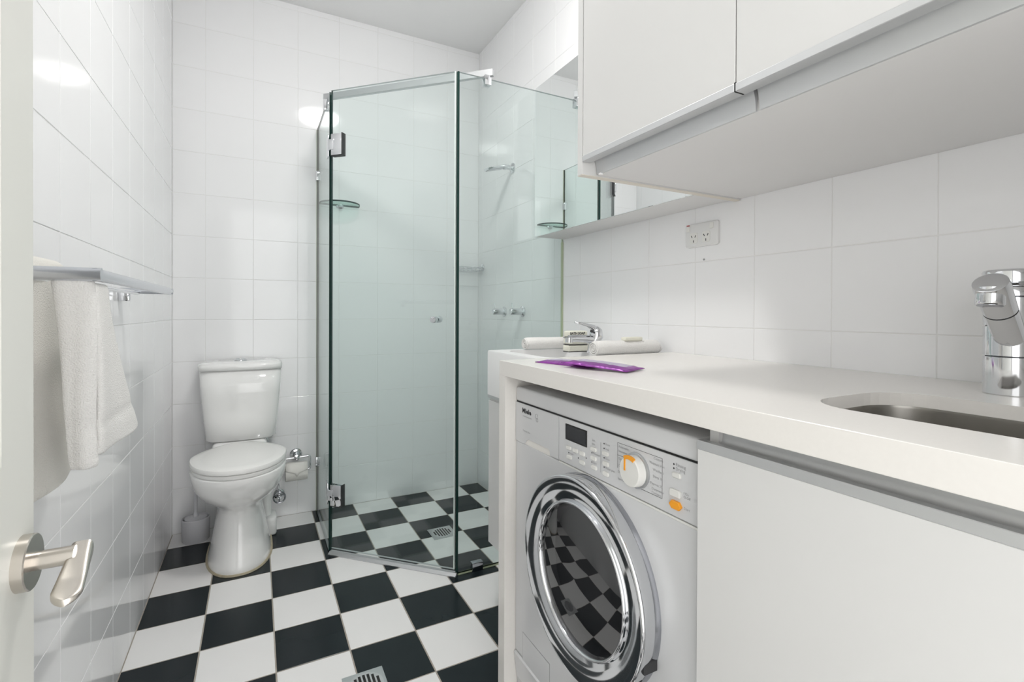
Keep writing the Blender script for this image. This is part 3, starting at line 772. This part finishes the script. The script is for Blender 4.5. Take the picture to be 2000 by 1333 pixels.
tipv = Vector((.957, .315, 1.079)); root_ = Vector((px_-.006, py_-.004, .985)); ax = (tipv-root_).normalized(); L_ = (tipv-root_).length
bm = NB(); lathe(bm, root_, ax, [(.0185, 0), (.0195, .03), (.0200, L_*.56)], 32); obj('spout_arm', bm, 'chrome', sm, True)
bm = NB(); lathe(bm, root_+ax*L_*.56, ax, [(.0188, 0), (.0188, .0025)], 32); obj('spout_ring', bm, 'gasket_dark', sm, True)
bm = NB(); lathe(bm, root_+ax*(L_*.56+.0025), ax, [(.0200, 0), (.0205, .02), (.0215, L_*.44-.010), (.0205, L_*.44-.002), (.017, L_*.44), (0, L_*.44-.0015)], 32)
hp = root_+ax*(L_-.014)
lathe(bm, hp + Vector((-.006, 0, .002)), (-.15, 0, -1), [(.0165, 0), (.017, .024), (.0155, .026)], 28)
hd = obj('pull_out_head', bm, 'chrome', sm, True)
bm = NB(); lathe(bm, hp + Vector((-.006, 0, .002)) + Vector((-.15, 0, -1)).normalized()*.0255, (-.15, 0, -1), [(.0145, 0), (.0145, .0012), (0, .0012)], 24); obj('aerator', bm, 'chrome_dark', hd)

# ------------------------------------------------------------------ base cabinet under the sink
bc = thing('base_cabinet', (.88, .17, 0), 'white base cabinet with aluminium finger rail under the sink', 'cabinet')
BX = .584; BY = .520
for nm, lo, hi in (('side_panel', (BX+.022, BY-.020, .09), (XR-.001, BY-.004, .862)), ('side_panel', (BX+.022, YF+.002, .09), (XR-.001, YF+.018, .862)), ('bottom_shelf', (BX+.022, YF+.018, .09), (XR-.001, BY-.020, .108)), ('front_stretcher', (BX+.022, YF+.018, .735), (BX+.040, BY-.021, .80)), ('kickboard', (BX+.06, YF+.002, 0), (BX+.076, BY-.02, .09))):
    bm = NB(); box(bm, lo, hi); obj(nm, bm, 'cabinet_gloss', bc)
bm = NB(); box(bm, (BX, YF+.005, .10), (BX+.019, BY, .8305), .0008, 1); d = obj('door', bm, 'cabinet_gloss', bc)
bm = NB(); box(bm, (BX-.001, YF+.005, .8305), (BX+.012, BY+.001, .844), .0008, 1); o = obj('finger_rail', bm, 'alu_satin', d); o['label'] = 'aluminium finger rail'
bm = NB(); P = [(BX+.030, CZ-.039), (BX+.030, .850)] + [(BX+.012+.018*cos(a), .850-.016*sin(a)) for a in [pi/2*i/6 for i in range(1, 7)]] + [(BX+.012, .80), (BX+.040, .80), (BX+.040, CZ-.039)]
loft(bm, [[(x, YF+.004, z) for x, z in P], [(x, BY-.012, z) for x, z in P]]); obj('recess_profile', bm, 'alu_satin', bc, True)

# ------------------------------------------------------------------ washing machine
WX, WY = .600, 1.1265
wm = thing('washing_machine', (.88, .83, 0), 'white front-loading washing machine with round chrome door under the worktop', 'washing machine')
K = 1.0204
def F(a, b, c): return (WX - c, WY - a*K, CAMH + (b-1.0348)*K)     # front face: a right, b height, c out
ZS = .8085
bm = NB(); box(bm, (WX+.004, WY-.595, .02), (XR-.05, WY, .838), .004, 2); obj('body', bm, 'appliance', wm, True)
def zz(b): return CAMH + (b-1.0348)*K
bm = NB(); box(bm, (WX-.001, WY-.595, zz(ZS)+.0012), (XR-.05, WY, zz(.846)), .006, 3); obj('top_panel', bm, 'appliance', wm, True)
bm = NB(); box(bm, (WX+.002, WY-.594, zz(ZS)-.002), (WX+.01, WY-.001, zz(ZS)+.003)); obj('top_seam', bm, 'shadow_black', wm)
bm = NB(); box(bm, (WX, WY-.595, .155), (WX+.006, WY, zz(.7085)), .002, 1); obj('front_panel', bm, 'appliance', wm)
bm = NB(); loft(bm, [[(WX, y, .152), (WX-.004, y, .148), (WX+.012, y, .02), (WX+.03, y, .02), (WX+.03, y, .152)] for y in (WY, WY-.595)]); obj('plinth', bm, 'appliance', wm)
# detergent drawer with cut-away grip
bm = NB()
dz0 = .7100
pts = [(.0, dz0), (.036, dz0-.002), (.046, dz0), (.056, dz0+.010), (.066, dz0+.0145), (.158, dz0+.0145), (.164, dz0+.010), (.164, dz0+.001), (.1995, dz0+.002), (.1995, ZS-.0015), (0.0, ZS-.0015)]
prism(bm, pts, F, -.006, .001); dr = obj('detergent_drawer', bm, 'appliance', wm)
bm = NB(); box(bm, (WX+.001, WY-.170, zz(dz0-.001)), (WX+.005, WY-.04, zz(dz0+.018))); obj('grip_recess', bm, 'stone', dr)
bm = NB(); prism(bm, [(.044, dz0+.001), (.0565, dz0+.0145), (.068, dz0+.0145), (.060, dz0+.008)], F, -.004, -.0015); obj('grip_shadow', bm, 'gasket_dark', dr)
bm = NB(); prism(bm, [(.2015, dz0+.003), (.583, dz0+.003), (.583, ZS-.0015), (.2015, ZS-.0015)], F, -.006, .0005); cpn = obj('control_panel', bm, 'appliance', wm)
bm = NB(); box(bm, (WX-.0003, WY-.595, zz(dz0)-.003), (WX+.003, WY-.205, zz(dz0)+.0005), 0); obj('panel_ledge', bm, 'appliance_button', wm)
bm = NB(); prism(bm, rrect(.2655, .7805, .0765, .0335, .001, 2), F, .0003, .0013); dp = obj('display_frame', bm, 'shadow_black', wm)
bm = NB(); prism(bm, rrect(.2655, .7805, .069, .028, .0005, 2), F, .0012, .0016); obj('screen', bm, 'display', dp)
for a, b in ((.2406, .7479), (.2653, .7479), (.2890, .7479), (.2424, .7286), (.2892, .7298), (.3267, .7659), (.3268, .7485), (.3283, .7307), (.3633, .7671), (.3647, .7482), (.3649, .7290), (.5413, .7787)):
    bm = NB(); prism(bm, rrect(a, b, .0175, .0085, .003, 3), F, .0003, .0038, .0012); obj('button', bm, 'appliance_button', wm, True)
bm = NB(); prism(bm, rrect(.5389, .7499, .022, .0115, .003, 3), F, .0003, .005, .0015); o = obj('power_button', bm, 'appliance_button', wm, True)
bm = NB(); prism(bm, [(.5275, .7315), (.5325, .7380), (.5475, .7380), (.5525, .7315), (.5475, .7250), (.5325, .7250)], F, .0003, .0055, .0012); o = obj('door_button', bm, 'orange', wm, True); o['label'] = 'orange hexagonal button'
# programme dial
DA, DB = .4500, .7605
def dpt(c): return F(DA, DB, c)
bm = NB(); lathe(bm, dpt(.0003), (-1, 0, 0), [(.0315, 0), (.0315, .004), (.030, .005)], 48); dl = obj('dial_ring', bm, 'aluminium', wm, True)
bm = NB(); lathe(bm, dpt(.004), (-1, 0, 0), [(.0275, 0), (.0270, .010), (.0262, .0145), (.0245, .016), (0, .0165)], 48); kn = obj('dial_knob', bm, 'appliance_button', wm, True)
bm = NB(); P = []
def ringseg(bm, r0, r1, a0, a1, c0, c1, n=10):
    o_ = [(DA + r1*cos(a0+(a1-a0)*k/n)/K, DB + r1*sin(a0+(a1-a0)*k/n)/K) for k in range(n+1)]
    i_ = [(DA + r0*cos(a0+(a1-a0)*k/n)/K, DB + r0*sin(a0+(a1-a0)*k/n)/K) for k in range(n+1)]
    for k in range(n): prism(bm, [o_[k], o_[k+1], i_[k+1], i_[k]], F, c0, c1)
ringseg(bm, .022, .0287, math.radians(60), math.radians(118), .0175, .0215)
prism(bm, [(DA-.0120, DB+.0235), (DA-.0085, DB+.0235), (DA-.0085, DB-.000), (DA-.0120, DB-.000)], F, .0190, .0213)
o = obj('dial_pointer', bm, 'orange', kn); o['label'] = 'orange pointer mark'
# printed lines
bm = NB()
def ln(a0, b0, a1, b1, w=.0006):
    if abs(a1-a0) > abs(b1-b0): prism(bm, [(a0, b0-w/2), (a1, b1-w/2), (a1, b1+w/2), (a0, b0+w/2)], F, .0004, .0007)
    else: prism(bm, [(a0-w/2, b0), (a0+w/2, b0), (a1+w/2, b1), (a1-w/2, b1)], F, .0004, .0007)
ln(.3975, .7965, .5090, .7965); ln(.5090, .7965, .5090, .7310); ln(.3975, .7965, .3975, .7500); ln(.455, .7310, .5090, .7310)
ln(.3975, .7740, .425, .7740); ln(.348, .785, .348, .727, .0004)
for a, b in ((.5342, .7946), (.5342, .7880), (.3580, .7848), (.3581, .7758), (.3583, .7578), (.3584, .7401), (.3199, .7576), (.3201, .7392), (.239, .7370), (.274, .735), (.301, .742)):
    prism(bm, rrect(a, b, .003, .003, .0014, 3), F, .0004, .0007)
tag(obj('printed_lines', bm, 'print_black', wm), kind='stuff')
bm = NB()
for s, a, b, z in (('Automatic', .4005, .7885, .0052), ('Intensive', .4005, .7800, .0052), ('Delicates', .4005, .7665, .0052), ('Cottons', .4005, .7537, .0052), ('Dark garm.', .3985, .7419, .0052), ('Sportswear', .3985, .7295, .0052),
                   ('Cottons', .4896, .7905, .0052), ('Minimum iron', .4800, .7814, .0048), ('Woollens', .4878, .7711, .0050), ('Shirts 30', .4879, .7599, .0050), ('Express 20', .4820, .7475, .0050), ('Outerwear', .4850, .7390, .0050), ('Curtains', .4850, .7325, .0050),
                   ('Rinsing', .5380, .7928, .0058), ('Drying', .5380, .7862, .0058), ('Start', .5555, .7300, .0050), ('I On', .5545, .753, .0045), ('O Off', .5545, .7475, .0045),
                   ('Short', .3615, .7830, .0050), ('Soak', .3615, .7740, .0050), ('Rinse', .3615, .7560, .0050), ('Water plus', .3615, .7383, .0050), ('Spin', .3197, .7815, .0050), ('rpm', .3198, .7745, .0050), ('Pre-wash', .3232, .7560, .0050), ('Start', .3232, .7375, .0050), ('Finish', .242, .7352, .0050),
                   ('WASHING MACHINE', .0372, .7760, .0038), ('Premier plus', .0391, .7400, .0055)):
    text_bm(bm, s, z*1.25, F, a, b, .0014 if a < .2 else .0008, 0)
tag(obj('panel_legends', bm, 'print_grey', wm), kind='stuff')
bm = NB(); text_bm(bm, 'Miele', .0165, F, .0345, .7860, .0014, .00055, xs=1.25); o = obj('maker_lettering', bm, 'print_black', wm); o['label'] = 'bold black lettering'
bm = NB(); n = 24
tube(bm, [F(.1045+.0055*cos(2*pi*k/n), .7880+.0055*sin(2*pi*k/n), .0012) for k in range(n)], .0004, 5)
tube(bm, [F(.1070+.0045*cos(2*pi*k/n), .7800+.0045*sin(2*pi*k/n), .0012) for k in range(n)], .0004, 5); obj('round_emblem', bm, 'print_grey', wm)
# round porthole door
dy, dz = .806, .503
DC = (WX, dy, dz)
bm = NB(); lathe(bm, DC, (-1, 0, 0), [(.1985, -.002), (.1985, .004), (.196, .012), (.192, .0125)], 72, False, False); po_ = obj('porthole_collar', bm, 'chrome_dark', wm, True); po_['label'] = 'dark chrome outer collar'
DC2 = (WX, dy-.002, dz+.002)
bm = NB(); lathe(bm, DC2, (-1, 0, 0), [(.194, .010), (.1965, .016), (.1985, .036), (.1980, .0405), (.1960, .0425), (.1935, .0425), (.170, .0385), (.155, .0350), (.148, .0325), (.1455, .0320)], 96, False, False); rg = obj('porthole_ring', bm, 'chrome', wm, 'all'); rg['label'] = 'wide polished chrome door ring'
bm = NB(); lathe(bm, DC2, (-1, 0, 0), [(.1465, .026), (.1462, .0355), (.1450, .0380), (.1430, .0385), (.1410, .0370), (.1390, .033), (.1385, .018)], 72, False, False); obj('inner_ring', bm, 'chrome', rg, 'all')
bm = NB(); lathe(bm, DC2, (-1, 0, 0), [(.1390, .030), (.120, .0335), (.09, .037), (.05, .0395), (.0, .0405)], 64, False, False); wg = obj('porthole_glass', bm, 'window_glass', wm, 'all'); wg['label'] = 'dark glass window'
bm = NB(); lathe(bm, (WX, dy-.004, dz), (-1, 0, 0), [(.137, .028), (.132, -.02), (.11, -.07), (.09, -.09), (0, -.095)], 56, False, False)
# drum opening sits in front of the body face, so the bowl is shallow
for v in bm.verts:
    if v.co.x > WX-.002: v.co.x = WX - .002 + (v.co.x-(WX-.002))*.02
obj('drum_bowl', bm, 'drum_grey', wm, True)
for b_, hh in ((.44, .010), (.385, .009)):
    ang = math.asin((b_-dz)/.199); yy = dy - .1975*cos(ang)
    bm = NB(); box(bm, (WX-.030, yy-.004, b_-hh), (WX-.001, yy+.004, b_+hh), .001, 1); obj('door_hinge', bm, 'gasket_dark', wm)
# service flap
bm = NB()
fl = [(.040, .238), (.165, .238), (.165, .150), (.040, .150)]
prism(bm, fl, F, -.002, .0006); obj('service_flap', bm, 'appliance', wm)
bm = NB()
for a0, b0, a1, b1 in ((.039, .239, .166, .239), (.166, .239, .166, .150), (.039, .239, .039, .150)):
    if abs(a1-a0) > .01: prism(bm, [(a0, b0-.0006), (a1, b0-.0006), (a1, b0+.0006), (a0, b0+.0006)], F, -.001, .0003)
    else: prism(bm, [(a0-.0006, b1), (a0+.0006, b1), (a0+.0006, b0), (a0-.0006, b0)], F, -.001, .0003)
obj('flap_joint', bm, 'print_grey', wm)
for yy in (WY-.05, WY-.545):
    bm = NB(); cyl(bm, (WX+.06, yy, 0), (WX+.06, yy, .021), .02, 16); obj('foot', bm, 'gasket_dark', wm)
    bm = NB(); cyl(bm, (XR-.10, yy, 0), (XR-.10, yy, .021), .02, 16); obj('foot', bm, 'gasket_dark', wm)

# ------------------------------------------------------------------ purple sachets
def sachet(c, ang, L, w, h, label, lift=0, tiltx=0):
    t = thing('sachet', (c[0], c[1], CZ+lift), label, 'sachet', 'purple foil sachets on the worktop')
    def surf(s, q):
        e = max(0, 1-abs(s)**6)*max(0, 1-abs(q)**4)
        return e
    N1, N2 = 18, 10; bm = NB()
    m = Matrix.Translation((c[0], c[1], CZ+lift)) @ Matrix.Rotation(ang, 4, 'Z') @ Matrix.Rotation(tiltx, 4, 'Y')
    rnd = random.Random(int(L*1e5)+int(ang*100))
    top, bot = [], []
    for i in range(N1+1):
        s = -1+2*i/N1; rt, rb = [], []
        for j in range(N2+1):
            q = -1+2*j/N2; e = surf(s, q)
            wob = rnd.uniform(-.0012, .0012)*e
            rt.append(bm.verts.new(m @ Vector((s*L/2, q*w/2, .0012 + h*e + wob + .0006*(abs(s) > .9)))))
            rb.append(bm.verts.new(m @ Vector((s*L/2, q*w/2, .0004))))
        top.append(rt); bot.append(rb)
    band = []
    for i in range(N1):
        for j in range(N2):
            f = bm.faces.new((top[i][j], top[i+1][j], top[i+1][j+1], top[i][j+1]))
            f.material_index = 1 if (j >= N2//2-2 and 1 < i < N1-2) else 0
            bm.faces.new((bot[i][j], bot[i][j+1], bot[i+1][j+1], bot[i+1][j]))
    for i in range(N1):
        bm.faces.new((top[i][0], bot[i][0], bot[i+1][0], top[i+1][0])); bm.faces.new((top[i][N2], top[i+1][N2], bot[i+1][N2], bot[i][N2]))
    for j in range(N2):
        bm.faces.new((top[0][j], top[0][j+1], bot[0][j+1], bot[0][j])); bm.faces.new((top[N1][j], bot[N1][j], bot[N1][j+1], top[N1][j+1]))
    obj('foil_packet', bm, 'purple_foil', t, 'all', mats=['purple_foil', 'purple_band'])
    bm = NB()
    for sg in (-1, 1):
        for k in range(5):
            x = sg*(L/2-.003-.0016*k); t_ = bmesh.new(); box(t_, (x-.0004, -w/2+.002, .0012), (x+.0004, w/2-.002, .0026)); merge(bm, t_, m)
    obj('crimped_end', bm, 'purple_foil', t)
    return t
sachet((.687, 1.000), math.radians(-75), .170, .085, .007, 'purple foil sachet lying at the far end of the worktop, the left one')
sachet((.690, .885), math.radians(-68), .165, .085, .007, 'purple foil sachet overlapping the left one, the nearer to the sink', .0065, .05)

bpy.context.view_layer.update()
